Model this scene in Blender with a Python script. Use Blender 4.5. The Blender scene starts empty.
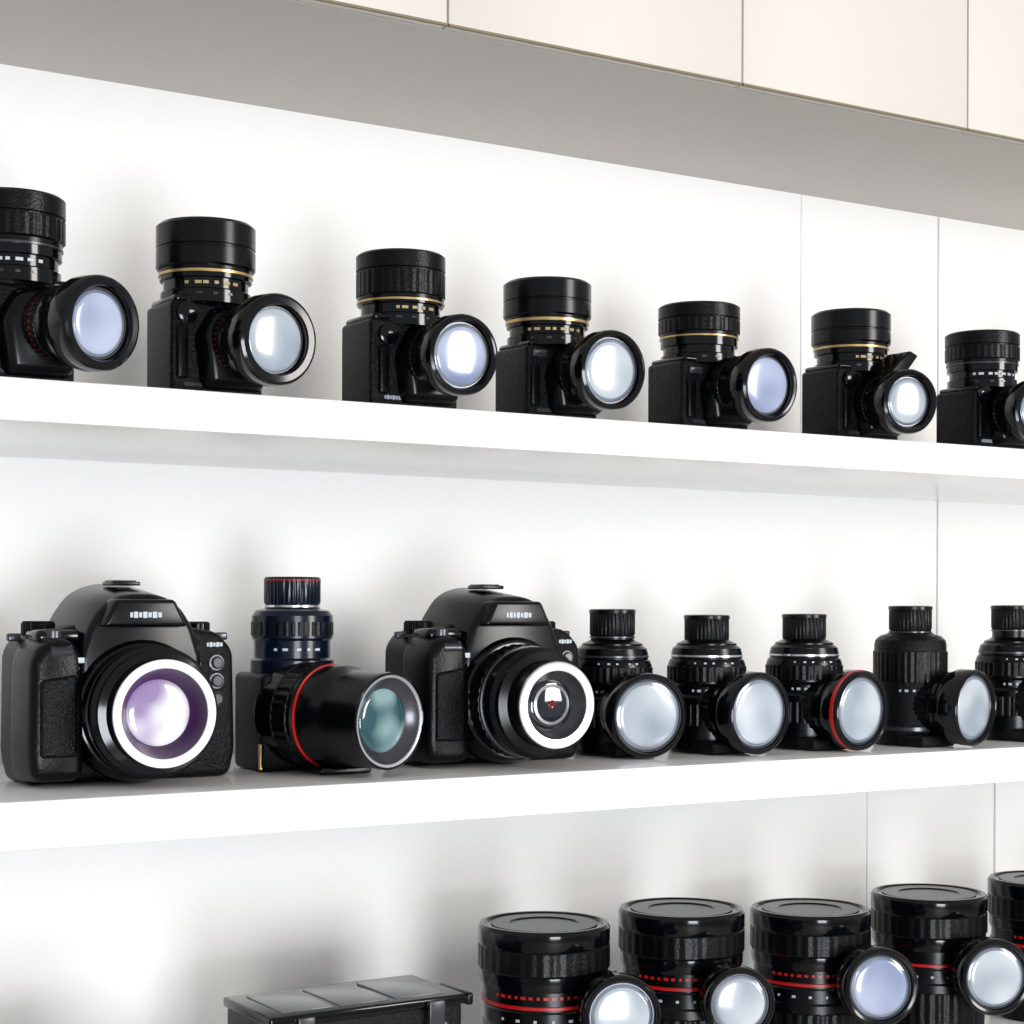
import bpy, bmesh, math
from mathutils import Vector, Matrix

H = 1.35           # eye height above floor
Z1 = H + 0.153     # top of upper shelf
Z2 = H - 0.132     # top of middle shelf
Z3 = H - 0.416     # top of lowest shelf
ZC = H + 0.4515    # underside of wall cabinets
WALL = 1.5
FRONT = 1.2
CFRONT = 1.218

# ------------------------------------------------------------------ materials
def mat(name, col, rough=0.4, metal=0.0, col2=None, nscale=30.0, bump=0.0, bscale=200.0, coat=0.0, spec=0.5, vary=False, lo=.38, hi=.62):
    m = bpy.data.materials.new(name); m.use_nodes = True
    nt = m.node_tree; b = nt.nodes['Principled BSDF']
    b.inputs['Base Color'].default_value = (*col, 1)
    b.inputs['Roughness'].default_value = rough
    b.inputs['Metallic'].default_value = metal
    b.inputs['Coat Weight'].default_value = coat
    b.inputs['Specular IOR Level'].default_value = spec
    tc = nt.nodes.new('ShaderNodeTexCoord')
    vec = tc.outputs['Object']
    if vary:
        oi = nt.nodes.new('ShaderNodeObjectInfo'); ad = nt.nodes.new('ShaderNodeVectorMath'); ad.operation = 'ADD'
        sc = nt.nodes.new('ShaderNodeVectorMath'); sc.operation = 'SCALE'; sc.inputs['Scale'].default_value = 7.3
        nt.links.new(oi.outputs['Location'], sc.inputs[0])
        nt.links.new(tc.outputs['Object'], ad.inputs[0]); nt.links.new(sc.outputs[0], ad.inputs[1])
        vec = ad.outputs[0]
    if col2:
        n = nt.nodes.new('ShaderNodeTexNoise'); n.inputs['Scale'].default_value = nscale
        n.inputs['Detail'].default_value = 1.0
        r = nt.nodes.new('ShaderNodeValToRGB')
        r.color_ramp.elements[0].position = lo; r.color_ramp.elements[1].position = hi
        r.color_ramp.elements[0].color = (*col, 1); r.color_ramp.elements[1].color = (*col2, 1)
        nt.links.new(vec, n.inputs['Vector'])
        nt.links.new(n.outputs['Fac'], r.inputs['Fac'])
        nt.links.new(r.outputs['Color'], b.inputs['Base Color'])
    if bump:
        n2 = nt.nodes.new('ShaderNodeTexNoise'); n2.inputs['Scale'].default_value = bscale
        bp = nt.nodes.new('ShaderNodeBump'); bp.inputs['Strength'].default_value = bump
        bp.inputs['Distance'].default_value = 0.001
        nt.links.new(tc.outputs['Object'], n2.inputs['Vector'])
        nt.links.new(n2.outputs['Fac'], bp.inputs['Height'])
        nt.links.new(bp.outputs['Normal'], b.inputs['Normal'])
    return m

M_WALL = mat('wall_paint', (0.855, 0.85, 0.835), 0.6, col2=(0.87, 0.865, 0.85), nscale=2)
M_SHELF = mat('shelf_lacquer', (0.90, 0.905, 0.91), 0.18, col2=(0.92, 0.925, 0.93), nscale=3)
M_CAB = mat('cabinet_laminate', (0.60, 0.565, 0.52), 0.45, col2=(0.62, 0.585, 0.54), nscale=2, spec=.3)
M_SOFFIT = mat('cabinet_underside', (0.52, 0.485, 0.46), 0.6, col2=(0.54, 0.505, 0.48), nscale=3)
M_SEAM = mat('seam_shadow_gap', (0.52, 0.53, 0.53), 0.8)
M_SEAMF = mat('seam_faint', (0.76, 0.77, 0.77), 0.8)
M_BROWN = mat('painted_gap_shade_brown', (0.20, 0.16, 0.09), 0.6)  # dark brown for the painted shadow gap below the doors
M_FLOOR = mat('floor_wood', (0.36, 0.31, 0.26), 0.5, col2=(0.42, 0.37, 0.32), nscale=6)
M_BLK = mat('black_plastic', (0.0012, 0.0016, 0.0026), 0.24, spec=.28)
M_BODY = mat('black_body_leatherette', (0.0012, 0.0016, 0.0026), 0.34, bump=1.0, bscale=700, spec=0.17)
M_RUB = mat('black_rubber', (0.0014, 0.0017, 0.0026), 0.32, bump=0.3, bscale=500, spec=0.20)
M_GLOSS = mat('black_gloss', (0.0012, 0.0018, 0.003), 0.12, spec=.40)
M_NAVY = mat('dark_blue_gloss', (0.002, 0.005, 0.014), 0.2, spec=.35)
M_GOLD = mat('gold_ring', (0.60, 0.42, 0.18), 0.3, metal=0.7)
M_RED = mat('red_ring', (0.50, 0.008, 0.008), 0.35)
M_SILV = mat('silver_ring', (0.72, 0.73, 0.76), 0.22, metal=0.8)
M_GREY = mat('dark_grey_metal', (0.07, 0.07, 0.08), 0.25, metal=0.6)
M_WHITE = mat('white_ring', (0.80, 0.78, 0.83), 0.3)
M_PRINT = mat('printed_marks', (0.50, 0.55, 0.60), 0.5)
M_PGOLD = mat('printed_marks_gold', (0.40, 0.30, 0.14), 0.5)
M_GL = mat('glass_pale_painted_reflection', (0.28, 0.33, 0.39), 0.18, col2=(0.58, 0.62, 0.66), nscale=20, coat=0.25, vary=True, lo=.3, hi=.7)  # pale mottling paints soft reflections into the glass colour
M_GLE = mat('glass_edge_painted_reflection', (0.10, 0.13, 0.18), 0.12, col2=(0.27, 0.31, 0.37), nscale=26, coat=0.4, vary=True, lo=.3, hi=.7)  # blue-grey edge tint, with reflections painted in as mottling
M_GLB = mat('glass_blue_painted_reflection', (0.19, 0.23, 0.38), 0.16, col2=(0.44, 0.49, 0.64), nscale=20, coat=0.25, vary=True, lo=.3, hi=.7)  # blue and pale noise painted in place of reflections
M_GLT = mat('glass_teal_painted_reflection', (0.02, 0.075, 0.09), 0.1, col2=(0.22, 0.34, 0.35), nscale=32, coat=0.8, vary=True)  # lighter blotches are reflections put into the teal colour
M_GLP = mat('glass_lavender_painted_reflection', (0.30, 0.22, 0.42), 0.1, col2=(0.80, 0.78, 0.84), nscale=30, coat=0.6)  # near-white blotches are highlights painted over lavender glass
M_PUR = mat('purple_inner_barrel', (0.040, 0.008, 0.06), 0.2)
M_DGL = mat('dark_glass', (0.006, 0.008, 0.015), 0.06, coat=1.0)
M_DRED = mat('dark_red_coating', (0.16, 0.004, 0.006), 0.15)
M_PANEL = mat('case_grey_panel', (0.14, 0.15, 0.16), 0.22, col2=(0.22, 0.23, 0.24), nscale=8)

# ------------------------------------------------------------------ helpers
def finish(me, name, m, parent, angle=32):
    for p in me.polygons: p.use_smooth = True
    me.set_sharp_from_angle(angle=math.radians(angle))
    me.materials.append(m)
    o = bpy.data.objects.new(name, me)
    bpy.context.scene.collection.objects.link(o)
    if parent is not None: o.parent = parent
    return o

def empty(name, loc, yaw=0.0):
    e = bpy.data.objects.new(name, None); e.empty_display_size = 0.02
    e.location = loc; e.rotation_euler = (0, 0, math.radians(yaw))
    bpy.context.scene.collection.objects.link(e); return e

def lathe(name, prof, m, parent, M=Matrix(), segs=72, knurl=0.0, kn=3, cap=True):
    if knurl: segs = 144
    bm = bmesh.new(); rings = []
    for j, (r, z) in enumerate(prof):
        if r < 1e-6:
            rings.append([bm.verts.new(M @ Vector((0, 0, z)))]); continue
        ring = []
        for i in range(segs):
            a = 2*math.pi*i/segs
            rr = r - (knurl if (knurl and (i//(kn-1)) % 2 == 0 and 0 < j < len(prof)-1) else 0)
            ring.append(bm.verts.new(M @ Vector((rr*math.cos(a), rr*math.sin(a), z))))
        rings.append(ring)
    for a, b in zip(rings[:-1], rings[1:]):
        for i in range(segs):
            i2 = (i+1) % segs
            if len(a) == 1 and len(b) == 1: continue
            if len(a) == 1: bm.faces.new((a[0], b[i], b[i2]))
            elif len(b) == 1: bm.faces.new((a[i], a[i2], b[0]))
            else: bm.faces.new((a[i], a[i2], b[i2], b[i]))
    bmesh.ops.recalc_face_normals(bm, faces=bm.faces)
    me = bpy.data.meshes.new(name); bm.to_mesh(me); bm.free()
    return finish(me, name, m, parent)

def box(name, c, s, m, parent=None, bev=0.0, seg=3, M=Matrix()):
    bm = bmesh.new(); bmesh.ops.create_cube(bm, size=1)
    for v in bm.verts: v.co = Vector((v.co.x*s[0], v.co.y*s[1], v.co.z*s[2]))
    if bev: bmesh.ops.bevel(bm, geom=bm.edges[:], offset=bev, segments=seg, affect='EDGES', profile=0.5)
    T = M @ Matrix.Translation(Vector(c))
    for v in bm.verts: v.co = T @ v.co
    me = bpy.data.meshes.new(name); bm.to_mesh(me); bm.free()
    return finish(me, name, m, parent)

def prism(name, pts, y0, y1, m, parent, bev=0.006, fx=1.0, fz=1.0, cz=0.0, cx=0.0, seg=4):
    bm = bmesh.new()
    f = [bm.verts.new(((x-cx)*fx+cx, y0, (z-cz)*fz+cz)) for x, z in pts]
    b = [bm.verts.new((x, y1, z)) for x, z in pts]
    n = len(pts)
    bm.faces.new(f); bm.faces.new(b[::-1])
    for i in range(n):
        j = (i+1) % n
        bm.faces.new((f[i], b[i], b[j], f[j]))
    bmesh.ops.recalc_face_normals(bm, faces=bm.faces)
    if bev: bmesh.ops.bevel(bm, geom=bm.edges[:], offset=bev, segments=seg, affect='EDGES', profile=0.5, clamp_overlap=True)
    me = bpy.data.meshes.new(name); bm.to_mesh(me); bm.free()
    return finish(me, name, m, parent, 40)

def marks(name, R, z, angs, size, m, parent):
    bm = bmesh.new()
    for k, a in enumerate(angs):
        t = math.radians(a)
        w = size[0]*(0.6+0.7*((k*37) % 10)/10)
        T = Matrix.Translation((R*math.cos(t), R*math.sin(t), z)) @ Matrix.Rotation(t, 4, 'Z') @ Matrix.Diagonal((0.0008, w, size[1], 1))
        bmesh.ops.create_cube(bm, size=1, matrix=T)
    me = bpy.data.meshes.new(name); bm.to_mesh(me); bm.free()
    return finish(me, name, m, parent)

def lettering(name, x0, y, z, n, hgt, m, P):
    """row of tiny raised letter-like bars on a front face"""
    bm = bmesh.new(); x = x0
    for k in range(n):
        w = hgt*(.45+.35*((k*53) % 7)/7)
        bmesh.ops.create_cube(bm, size=1, matrix=Matrix.Translation((x+w/2, y, z)) @ Matrix.Diagonal((w, .0006, hgt*(.8+.2*(k % 2)), 1)))
        x += w+hgt*.18
    me = bpy.data.meshes.new(name); bm.to_mesh(me); bm.free()
    return finish(me, name, m, P)

def aim(p0, p1):
    d = (Vector(p1)-Vector(p0)); L = d.length
    q = d.normalized().to_track_quat('Z', 'Y')
    return Matrix.Translation(Vector(p0)) @ q.to_matrix().to_4x4(), L

def side_lens(P, p0, p1, R0, R, rg, glass, rim=None, accent=None, depth=0.006, inner=None, style=0, accpos=0.4, grip=True, body=None, dome=.0028, edge=True):
    M, L = aim(p0, p1)
    rin = rg+0.0015
    if style == 0:
        pr = [(0, 0), (R0, 0), (R0, .30*L), (R0*1.08, .33*L), (R0*1.08, .50*L), (R*.84, .55*L), (R*.84, .64*L),
              (R*.92, .70*L), (R*.96, .75*L), (R, .80*L), (R, L-.003), (R-.001, L-.001), (R-.003, L), (rin+.001, L-.0005), (rin, L-.002), (rin, L-depth), (rin-.001, L-depth-.001), (0, L-depth-.001)]
    elif style == 1:
        pr = [(0, 0), (R0*.9, 0), (R0, .05*L), (R0, .40*L), (R0*.97, .41*L), (R0*.97, .46*L), (R0, .47*L), (R0, .60*L), (R0*.93, .64*L), (R0*.93, .72*L),
              (R*1.0, .75*L), (R, L-.002), (R-.002, L), (rin, L), (rin, L-depth), (0, L-depth-.001)]
    else:
        pr = [(0, 0), (R*.78, 0), (R*.80, .45*L), (R*.90, .52*L), (R*.90, .58*L), (R*.86, .59*L), (R*.86, .64*L), (R*.97, .68*L), (R, .72*L), (R, L-.0025), (R-.001, L-.0008), (R-.0025, L), (rin+.0008, L-.0006), (rin, L-.002), (rin, L-depth), (0, L-depth-.001)]
    lathe('barrel', pr, body or (M_GLOSS if style != 1 else M_BLK), P, M)
    if style == 1 and grip:
        lathe('zoom_grip', [(R0*.97, .10*L), (R0*1.035, .11*L), (R0*1.035, .36*L), (R0*.97, .37*L)], M_RUB, P, M, knurl=.0009)
    if style == 0:
        lathe('focus_grip', [(R0*1.05, .34*L), (R0*1.12, .35*L), (R0*1.12, .48*L), (R0*1.05, .49*L)], M_RUB, P, M, knurl=.0006)
    if style == 2:
        lathe('focus_grip', [(R*.78, .16*L), (R*.84, .17*L), (R*.84, .42*L), (R*.78, .43*L)], M_RUB, P, M, knurl=.0008)
    if rim:
        lathe('front_rim', [(R*.99, L-.0008), (R*.99, L+.0008), (R*.96, L+.0014), (rin+.0004, L+.0010), (rin, L+.0004), (rin, L-depth*.6)], rim, P, M)
    if inner:
        lathe('inner_barrel', [(rin-.0002, L+.0002), (rin*.9, L-depth*.5), (rg*.78, L-depth+.0004)], inner, P, M)
        rg = rg*.78
    if accent:
        rr = (R0 if style == 1 else R0*1.08)
        lathe('accent_ring', [(rr*.97, accpos*L-.001), (rr*1.015, accpos*L-.0005), (rr*1.015, accpos*L+.0005), (rr*.97, accpos*L+.001)], accent, P, M)
    zg = L-depth
    if style != 1:
        lathe('retaining_ring', [(rg-.0012, zg+.0002), (rg-.0004, zg+.0012), (rg+.0008, zg+.0012), (rg+.0015, zg)], M_GREY, P, M)
    A = [math.radians(x) for x in (15, 30, 45, 60, 75)]
    if style != 1 and edge:
        lathe('glass_edge', [(rg, zg-.0005), (rg, zg), (rg*.96, zg+.0006), (rg*.80, zg+.0012), (rg*.78, zg+.0008)], M_GLE, P, M)
        r2 = rg*.88
        lathe('front_glass', [(r2, zg+.0005), (r2, zg+.0011)] + [(r2*math.cos(a), zg+.0011+dome*.6*math.sin(a)) for a in A] + [(0, zg+.0011+dome*.6)], glass, P, M)
    else:
        lathe('front_glass', [(rg, zg-.0005), (rg, zg)] + [(rg*math.cos(a), zg+dome*math.sin(a)) for a in A] + [(0, zg+dome)], glass, P, M)
    return M, L

# ------------------------------------------------------------------ room
box('floor', (1.0, -0.5, -0.02), (8, 6, 0.04), M_FLOOR)
box('wall_back', (1.0, WALL+0.05, 1.35), (8, 0.1, 2.7), M_WALL)
box('baseboard_back', (1.0, WALL-0.008, 0.05), (8, 0.015, 0.1), M_SHELF, bev=.003)
for nm, zt, th in (('wall_shelf', Z1, .029), ('wall_shelf', Z2, .033), ('wall_shelf', Z3, .035)):
    box(nm, (1.0, (WALL+FRONT)/2, zt-th/2), (5.0, WALL-FRONT, th), M_SHELF, bev=.0015)
k = 1
for x, za, zb, m_, w in ((1.515, Z2, ZC, M_SEAM, .0018), (1.308, Z1, ZC, M_SEAMF, .0014), (1.408, Z3, Z2-.033, M_SEAMF, .0018),
                      (1.61, Z3, Z2-.033, M_SEAM, .0022)):
    box('panel_joint_strip_%d' % k, (x, WALL-.0004, (za+zb)/2), (w, .0010, zb-za-.002), m_); k += 1  # grey strips laid on the wall in place of panel gaps
C = empty('wall_cabinet', (0, 0, 0))
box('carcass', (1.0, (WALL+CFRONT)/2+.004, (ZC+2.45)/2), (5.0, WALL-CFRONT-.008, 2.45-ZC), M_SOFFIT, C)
seams = [-1.3, -1.0, -.72, -.44, -.15, .13, .41, .697, .990, 1.262, 1.545, 1.83, 2.12, 2.41, 2.70, 3.0]
for i in range(len(seams)-1):
    a, b = seams[i]+.0009, seams[i+1]-.0009
    box('cabinet_door_%d' % (i+1), ((a+b)/2, CFRONT-.001, (ZC+2.45)/2), (b-a, .010, 2.45-ZC+.001), M_CAB, C, bev=.0008, seg=2)
    box('door_gap_shade_%d' % (i+1), ((a+b)/2, CFRONT-.005, ZC+.0003), (b-a, .003, .0018), M_BROWN, C)  # thin strip painting the shade of the gap under each door

# ------------------------------------------------------------------ upper row
def upright_camera(X, Y, h, ox, reach=.085, R=.0320, glass=M_GL, lz=.0405, flap=False, yaw=0, accent=None, v=0, rgf=.72):
    P = empty('camera_with_lens', (X, Y, Z1+.0003), yaw)
    r = (.0365, .0368, .0355, .0368, .0360, .0368, .036, .036)[v]
    bw = (.076, .072, .078, .070, .074, .076, .074, .074)[v]
    bh = (.52, .53, .56, .52, .54, .55, .50, .53)[v]
    cf = (.755, .735, .72, .74, .77, .75, .76, .74)[v]
    box('body', (-.001, .0, h*bh/2), (bw, .052, h*bh), M_BODY, P, bev=.0035)
    box('top_plate', (-.001, .0, h*(bh+.012)), (bw-.006, .050, h*.05), M_GLOSS, P, bev=.003)
    prism('lens_shoulder', [(-.016, .004), (.036, .004), (.037, h*.46), (.020, h*(bh+.01)), (-.008, h*(bh-.02)), (-.022, h*.34)], -.040, -.020, M_BLK, P, bev=.005, fx=.8, fz=.85, cz=.03, cx=.012)
    lathe('upper_barrel', [(0, h*.53), (.0335, h*.53), (.0335, h*.60), (.0315, h*.61), (.0315, h*.665), (.034, h*.67), (.034, h*(cf-.03)), (0, h*(cf-.03))], M_GLOSS, P)
    gw = (0, .003, .000, .008, .000, .003, 0, 0)[v]
    lathe('gold_band', [(.033, h*(cf-.037-gw)), (.0350, h*(cf-.036-gw)), (.0350, h*(cf-.024)), (.033, h*(cf-.020))], M_GOLD if v not in (0, 6) else M_GREY, P)
    lathe('cap_skirt', [(0, h*(cf-.022)), (.0345, h*(cf-.022)), (.0345, h*(cf+.002)), (0, h*(cf+.002))], M_BLK, P)
    if v % 2 == 0:
        lathe('cap_grip', [(r-.002, h*cf), (r, h*(cf+.01)), (r, h*.875), (r-.002, h*.88)], M_RUB, P, knurl=.0005)
        lathe('cap_top', [(0, h*.878), (r-.0015, h*.878), (r-.0015, h*.888), (r, h*.893), (r, h*.985), (r-.0025, h), (r-.006, h), (r-.0065, h-.001), (0, h-.001)], M_RUB, P)
    else:
        lathe('cap_top', [(0, h*cf), (r-.001, h*cf), (r, h*(cf+.01)), (r, h*.84), (r-.001, h*.845), (r-.001, h*.855), (r, h*.86), (r, h*.98), (r-.003, h), (r-.007, h), (r-.0075, h-.001), (0, h-.001)], M_BLK, P)
    if v != 4:
        marks('scale_marks', .0317, h*.638, [-150, -138, -122, -112, -98, -84, -70][v % 3:], (.0045, .0022), M_PRINT if v in (0, 6) else M_PGOLD, P)
    marks('ring_marks', .0337, h*.575, [-145, -120, -100, -80], (.004, .0015), M_GREY, P)
    if v in (2, 6):
        lettering('name_lettering', -.028, -.0263, .009, 6, .0032, M_PRINT, P)
    else:
        box('name_plate', (-.020, -.0262, .008), (.014, .0008, .0028), M_GREY, P)
    box('grip_ridge', (-.029, -.0265, h*.24), (.009, .005, h*.30), M_RUB, P, bev=.0022)
    if v in (1, 2, 5, 6):
        lathe('side_dial', [(0, 0), (.008, 0), (.008, .005), (.006, .006), (0, .006)], M_GLOSS, P, aim((-.026, -.025, h*.46), (-.026, -.035, h*.46))[0])
    else:
        box('side_switch', (-.025, -.027, h*.46), (.014, .004, .006), M_GREY, P, bev=.001)
    s0 = (0.008, -.006, lz+.006)
    side_lens(P, s0, (ox, -reach, lz), .0225, R, R*rgf, glass, accent=accent, accpos=.42, depth=.007, edge=(v % 3 != 1))
    if flap:
        prism('hood_flap', [(-.010, .056), (.012, .060), (.028, .078), (.018, .082), (.004, .072)], -.060, -.030, M_BLK, P, bev=.002)
    return P

ups = [(.372, .133, .037, M_GLB, M_RED, .72), (.517, .130, .0215, M_GL, M_RED, .70), (.682, .125, .0095, M_GLB, None, .78), (.821, .117, .009, M_GL, None, .80),
       (.981, .112, .011, M_GLB, None, .76), (1.160, .122, -.006, M_GL, None, .74), (1.333, .117, -.010, M_GL, None, .7), (1.50, .12, -.012, M_GL, None, .7)]
for i, (x, h, ox, g, ac, rf) in enumerate(ups):
    upright_camera(x, 1.26, h, ox, glass=g, flap=(i == 5), accent=ac, R=(.0325, .0330, .0310, .0320, .0315, .0290, .030, .030)[i], v=i, rgf=rf,
                   lz=(.0370, .0365, .0375, .0360, .035, .0315, .034, .034)[i])

# ------------------------------------------------------------------ middle row: DSLRs
def dslr(X, Y, yaw, kind):
    P = empty('dslr_camera', (X, Y, Z2+.0003), yaw)
    prism('body', [(-.080, 0), (.080, 0), (.085, .02), (.083, .098), (.070, .112), (.03, .118), (-.04, .118), (-.075, .110), (-.084, .098), (-.085, .02)], -.025, .027, M_BODY, P, bev=.006)
    prism('grip', [(-.086, .002), (-.044, .002), (-.040, .05), (-.044, .100), (-.056, .112), (-.078, .109), (-.088, .095), (-.089, .02)], -.055, -.010, M_RUB, P, bev=.009, fx=.86, fz=.94, cz=.05, cx=-.065)
    prism('pentaprism', [(-.056, .055), (.056, .055), (.055, .098), (.047, .122), (.036, .138), (.026, .145), (.012, .149), (-.012, .149), (-.026, .145), (-.036, .138), (-.047, .122), (-.055, .098)], -.048, .030, M_BLK, P, bev=.008, fx=.86, fz=.91, cz=.05)
    box('hot_shoe', (0, -.002, .1485), (.022, .024, .003), M_BLK, P, bev=.0008)
    box('hot_shoe_cover', (0, .000, .1500), (.018, .020, .002), M_RUB, P, bev=.0006)
    prism('flash_brow', [(-.036, .116), (.036, .116), (.025, .137), (-.025, .137)], -.056, -.040, M_BLK, P, bev=.003, fx=.9, fz=.96, cz=.12)
    lettering('brand_lettering', -.0125, -.0562, .1250, 7, .0046, M_PRINT, P)
    c = .054
    Mm, _ = aim((0, -.020, c), (0, -.120, c))
    lathe('lens_mount', [(0, 0), (.0535, 0), (.0535, .026), (.050, .033), (.047, .034), (0, .034)], M_GLOSS, P, Mm)
    lathe('mode_dial', [(0, .116), (.0125, .116), (.0125, .124), (.011, .126), (0, .126)], M_RUB, P, Matrix.Translation((-.062, .005, -.006)), knurl=.0006)
    lathe('control_dial', [(0, .114), (.010, .114), (.010, .122), (.0085, .1235), (0, .1235)], M_GLOSS, P, Matrix.Translation((.064, .004, -.004)), knurl=.0006)
    lathe('shutter_button', [(0, .106), (.0075, .106), (.0075, .113), (.006, .1145), (0, .1145)], M_GREY, P, Matrix.Translation((-.064, -.035, 0)))
    box('shutter_surround', (-.060, -.025, .109), (.034, .030, .010), M_GLOSS, P, bev=.004)
    lathe('front_dial', [(0, -.008), (.006, -.008), (.006, .008), (0, .008)], M_GREY, P, Matrix.Translation((-.063, -.050, .098)) @ Matrix.Rotation(math.pi/2, 4, 'Y'), knurl=.0005)
    box('grip_badge', (-.052, -.0535, .092), (.012, .001, .0040), M_PRINT, P, bev=.0003)
    lettering('grip_lettering', -.058, -.0537, .086, 5, .0022, M_PRINT, P)
    prism('grip_rest', [(-.079, .022), (-.052, .022), (-.052, .082), (-.079, .078)], -.0575, -.050, M_BODY, P, bev=.003)
    for j, z in enumerate((.088, .074, .060)):
        Mb, _ = aim((.068, -.024, z), (.068, -.03, z))
        lathe('front_button_%d' % j, [(0, 0), (.0048, 0), (.0048, .004), (.0036, .005), (0, .005)], M_GREY, P, Mb)
        lathe('button_ring_%d' % j, [(.0050, .0005), (.0060, .001), (.0060, .0025), (.0050, .003)], M_SILV if j < 2 else M_GREY, P, Mb)
    lettering('side_lettering', .060, -.0258, .102, 5, .0036, M_PRINT, P)
    box('port_cover', (.0845, .002, .05), (.003, .034, .055), M_RUB, P, bev=.001)
    for sx in (-1, 1):
        box('strap_lug_%s' % ('l' if sx < 0 else 'r'), (sx*.082, 0, .108), (.010, .006, .006), M_GREY, P, bev=.0015)
    if kind == 1:
        side_lens(P, (0, -.045, c), (0.000, -.094, c), .0485, .0395, .0312, M_GLP, rim=M_WHITE, depth=.014, inner=M_PUR, style=1, grip=False, body=M_GLOSS)
    else:
        M, L = side_lens(P, (0, -.045, c), (-.003, -.118, c-.001), .0455, .0355, .026, M_DGL, rim=M_SILV, depth=.010, inner=M_GREY, style=1, accent=M_GREY)
        lathe('red_coating_spot', [(.0010, L-.0071), (.0026, L-.0067), (.0036, L-.0072)], M_DRED, P, M)
        lathe('inner_ring', [(.0135, L-.0086), (.0145, L-.0072), (.0165, L-.0082)], M_SILV, P, M)
    return P
dslr(.475, 1.325, 0, 1)
dslr(.800, 1.325, 0, 2)

P = empty('zoom_lens_assembly', (.626, 1.34, Z2+.0003))
box('base', (0, 0, .039), (.078, .058, .078), M_BODY, P, bev=.005)
lathe('collar', [(0, .07), (.034, .07), (.034, .088), (.031, .090), (.031, .104), (.033, .106), (.033, .124), (.030, .128), (.0225, .130), (.0215, .133), (0, .133)], M_NAVY, P)
lathe('collar_grip', [(.031, .107), (.0335, .108), (.0335, .119), (.031, .120)], M_RUB, P, knurl=.0006)
marks('scale_marks', .0312, .097, [-140, -125, -105, -90, -75], (.004, .002), M_PRINT, P)
lathe('cap', [(0, .133), (.0220, .133), (.0230, .135), (.0230, .154), (.0215, .1555), (0, .1555)], M_NAVY, P, knurl=.0006)
lathe('cap_ring', [(.0215, .1522), (.0233, .1526), (.0233, .1531), (.0215, .154)], M_RED, P)
lathe('neck_ring', [(.021, .1305), (.0228, .131), (.0228, .1325), (.021, .133)], M_SILV, P)
M, L = side_lens(P, (-.006, -.005, .046), (.028, -.115, .0435), .0405, .0375, .0318, M_GLT, rim=M_SILV, accent=M_RED, depth=.007, style=1, accpos=.435, inner=M_GREY)
lathe('rim_shade', [(.0352, L+.0010), (.0362, L+.0018), (.0376, L+.0012), (.0379, L-.002)], M_GLOSS, P, M)
lathe('rear_flange', [(.038, .010), (.0425, .012), (.0425, .026), (.038, .028)], M_GLOSS, P, M)
box('gold_tab', (-.0375, -.024, .012), (.004, .004, .02), M_GOLD, P)
box('foot', (.012, -.05, .003), (.045, .05, .006), M_BLK, P, bev=.002)

# ------------------------------------------------------------------ middle row: flask-shaped lens units
def flask_unit(X, Y, h, ox, reach=.070, glass=M_GL, tall=False, accent=None, rim=None, lz=.0375, R=.0368, v=0):
    P = empty('camera_lens', (X, Y, Z2+.0003))
    if not tall:
        pr = [(0, 0), (.033, 0), (.0345, .002), (.0345, .050), (.032, .053), (.032, .060), (.0355, .063), (.0355, .080), (.034, .084), (.0325, .085), (.0325, .090),
              (.0315, .0935), (.0315, .0945), (.0275, .0975), (.0275, .0990), (.0225, .101), (.0195, .103), (.0195, h-.024), (0, h-.024)]
    else:
        pr = [(0, 0), (.033, 0), (.0345, .002), (.0345, .096), (.0335, .101), (.029, .105), (.0225, .107), (.0195, .109), (.0195, h-.022), (0, h-.022)]
    lathe('body', pr, M_BLK if not tall else M_BODY, P)
    if not tall:
        lathe('focus_ring', [(.034, .064), (.0364, .065), (.0364, .078), (.034, .079)], M_RUB, P, knurl=.0008)
        lathe('base_grip', [(.033, .024), (.0355, .025), (.0355, .044), (.033, .045)], M_RUB, P, knurl=.0009)
        lathe('shoulder_band', [(.0320, .0865), (.0332, .087), (.0332, .0885), (.0320, .0890)], (M_GREY, M_SILV, M_GREY)[v % 3], P)
        marks('scale_marks', .0323, .0565, [-150, -140, -128, -115, -105, -95, -80], (.003, .0022), M_PRINT, P)
        marks('aperture_marks', .0356, .0815, [-145, -130, -118, -100, -88], (.0022, .0014), M_PRINT, P)
    else:
        lathe('grip_ring', [(.034, .060), (.0356, .061), (.0356, .090), (.034, .091)], M_RUB, P, knurl=.0007)
        lathe('base_band', [(.034, .014), (.0352, .0145), (.0352, .018), (.034, .0185)], M_GREY, P)
        marks('scale_marks', .0347, .053, [-150, -140, -128, -115, -105], (.003, .0022), M_PRINT, P)
    lathe('cap', [(0, h-.024), (.0195, h-.024), (.0205, h-.022), (.0205, h-.002), (.019, h), (0, h)], M_RUB, P, knurl=.0006)
    lathe('cap_rim', [(.0195, h-.004), (.0212, h-.0035), (.0212, h-.0005), (.019, h+.0003), (0, h+.0003)], M_BLK, P)
    lathe('neck_ring', [(.0190, h-.0262), (.0208, h-.0258), (.0208, h-.0245), (.0190, h-.0240)], M_GREY, P)
    box('tripod_foot', (-.006, -.030, .006), (.044, .030, .012), M_BODY, P, bev=.003)
    side_lens(P, (0.004, -.004, .040), (ox, -reach, lz), .030, R, .0308, glass, style=2, depth=.005, rim=rim)
    if accent:
        M, L = aim((0.004, -.004, .040), (ox, -reach, lz))
        lathe('accent_ring', [(R-.001, .86*L), (R+.0005, .87*L), (R+.0005, .92*L), (R-.001, .93*L)], accent, P, M)
flask_unit(.938, 1.33, .130, -.009)
flask_unit(1.030, 1.31, .125, .007, v=1)
flask_unit(1.139, 1.30, .126, .011, accent=M_RED, v=1)
flask_unit(1.257, 1.28, .134, .018, tall=True, R=.0362)
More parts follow.
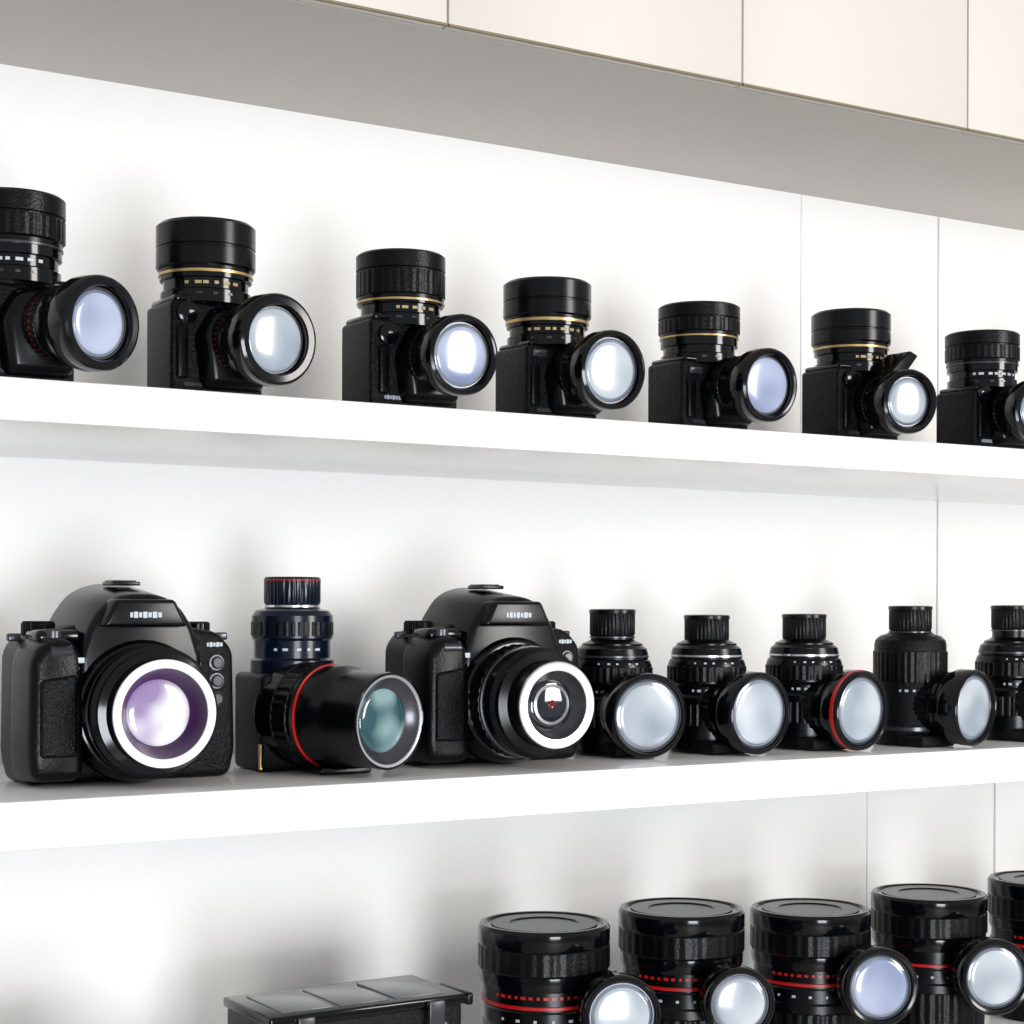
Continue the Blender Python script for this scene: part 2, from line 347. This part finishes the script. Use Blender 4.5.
flask_unit(1.398, 1.28, .135, .014)
flask_unit(1.54, 1.28, .130, .010)

# ------------------------------------------------------------------ bottom row
def tele(X, h, ox, lz, rr, Y=1.28, glass=M_GL, v=0):
    P = empty('telephoto_lens', (X, Y, Z3+.0003)); r = .056
    lathe('body', [(0, 0), (.050, 0), (.052, .003), (.052, h-.082), (.0505, h-.080), (.0505, h-.068), (.052, h-.066), (.052, h-.050), (0, h-.050)], M_BLK, P)
    lathe('zoom_ring', [(.050, .010), (.0535, .012), (.0535, h-.090), (.050, h-.088)], M_RUB, P, knurl=.0010)
    lathe('red_band', [(.0515, h-.0648), (.0533, h-.0642), (.0533, h-.0618), (.0515, h-.0612)], M_RED, P)
    if v != 3:
        marks('red_marks', .0523, h-.0545, list(range(-170, -20, 7)), (.0034, .0024), M_RED, P)
    marks('white_marks', .0508, h-.074, list(range(-165, -30, 17)), (.0030, .0022), M_PRINT, P)
    lathe('hood_skirt', [(0, h-.050), (.0535, h-.050), (.0545, h-.046), (.0545, h-.038), (0, h-.038)], M_GLOSS, P)
    lathe('hood_grip', [(r-.002, h-.038), (r, h-.036), (r, h-.018), (r-.002, h-.016)], M_RUB, P, knurl=.0006)
    lathe('hood_rim', [(0, h-.017), (r-.001, h-.017), (r, h-.015), (r, h-.003), (r-.002, h), (r-.005, h), (r-.007, h-.002), (0, h-.002)], M_GLOSS, P)
    lathe('lens_cap', [(0, h-.004), (.046, h-.004), (.045, h-.0008), (.030, h-.0008), (.029, h-.0018), (0, h-.0018)], M_BLK, P)
    side_lens(P, (ox+.024, -.040, lz), (ox, -.100, lz), rr*.8, rr, rr*.80, glass, style=2, depth=.005)
tele(.833, .149, .011, .086, .0325)
tele(.979, .149, -.013, .082, .0305)
tele(1.130, .136, -.004, .0785, .035, glass=M_GLB)
tele(1.283, .138, -.012, .072, .0355, v=3)
tele(1.446, .139, -.006, .069, .036)
tele(1.60, .135, -.004, .069, .036)

def case(X, Y, w, d, h, yaw=0):
    P = empty('equipment_case', (X, Y, Z3+.0003), yaw)
    box('shell', (0, 0, h*.5-.004), (w, d, h-.008), M_BODY, P, bev=.004)
    box('lid', (0, 0, h-.006), (w+.004, d+.004, .008), M_GLOSS, P, bev=.002)
    n = 3; pw = (w-.02)/n
    for i in range(n):
        box('lid_panel_%d' % i, (-w/2+.01+pw*(i+.5), 0, h-.0018), (pw-.006, d-.018, .0014), M_PANEL, P, bev=.0004)
    box('front_panel', (0, -d/2-.0005, h*.5), (w-.03, .002, h*.6), M_PANEL, P, bev=.0006)
    for sx in (-1, 1):
        box('latch_%d' % (sx+1), (sx*w*.34, -d/2-.004, h-.014), (.014, .005, .020), M_GREY, P, bev=.001)
        box('handle_post_%d' % (sx+1), (w/2+.008, sx*d*.25, h-.012), (.016, .006, .006), M_BLK, P, bev=.001)
    box('side_handle', (w/2+.018, 0, h-.012), (.006, d*.5+.006, .010), M_BLK, P, bev=.002)
case(.640, 1.270, .165, .085, .112, 0)
case(.410, 1.27, .10, .08, .094, 0)

# ------------------------------------------------------------------ light
w = bpy.data.worlds.new('World'); bpy.context.scene.world = w; w.use_nodes = True
nt = w.node_tree; bg = nt.nodes['Background']
tc = nt.nodes.new('ShaderNodeTexCoord'); sp = nt.nodes.new('ShaderNodeSeparateXYZ')
rp = nt.nodes.new('ShaderNodeValToRGB'); mr = nt.nodes.new('ShaderNodeMapRange')
mr.inputs['From Min'].default_value = -1; mr.inputs['From Max'].default_value = 1
nt.links.new(tc.outputs['Generated'], sp.inputs[0]); nt.links.new(sp.outputs['Z'], mr.inputs['Value'])
nt.links.new(mr.outputs['Result'], rp.inputs['Fac']); nt.links.new(rp.outputs['Color'], bg.inputs['Color'])
e = rp.color_ramp.elements
e[0].position = 0.40; e[0].color = (0.86, 0.93, 1.0, 1); e[1].position = 0.7; e[1].color = (1.0, 0.97, 0.94, 1)
bg.inputs['Strength'].default_value = 0.42

def area(name, loc, tgt, size, energy, col):
    l = bpy.data.lights.new(name, 'AREA'); l.shape = 'RECTANGLE'; l.size = size[0]; l.size_y = size[1]
    l.energy = energy; l.color = col
    o = bpy.data.objects.new(name, l); o.location = loc
    o.rotation_euler = (Vector(tgt)-Vector(loc)).to_track_quat('-Z', 'Y').to_euler()
    bpy.context.scene.collection.objects.link(o)
area('window_light', (2.3, -1.4, 1.75), (.9, 1.4, 1.30), (.8, 1.2), 60, (1.0, .965, .93))
area('low_fill_light', (.1, -1.7, .80), (.8, 1.4, .98), (.9, 1.0), 60, (.90, .955, 1.0))  # added cool fill to brighten the lower bays, not a window

# ------------------------------------------------------------------ camera
cd = bpy.data.cameras.new('Camera'); cam = bpy.data.objects.new('Camera', cd)
bpy.context.scene.collection.objects.link(cam)
cam.location = (0, 0, H); cam.rotation_euler = (math.radians(90), math.radians(-0.2), math.radians(-32))
cd.sensor_width = 36; cd.lens = 63.28; cd.shift_y = 0.0928; cd.clip_start = .01
bpy.context.scene.camera = cam
bpy.context.scene.view_settings.view_transform = 'Standard'
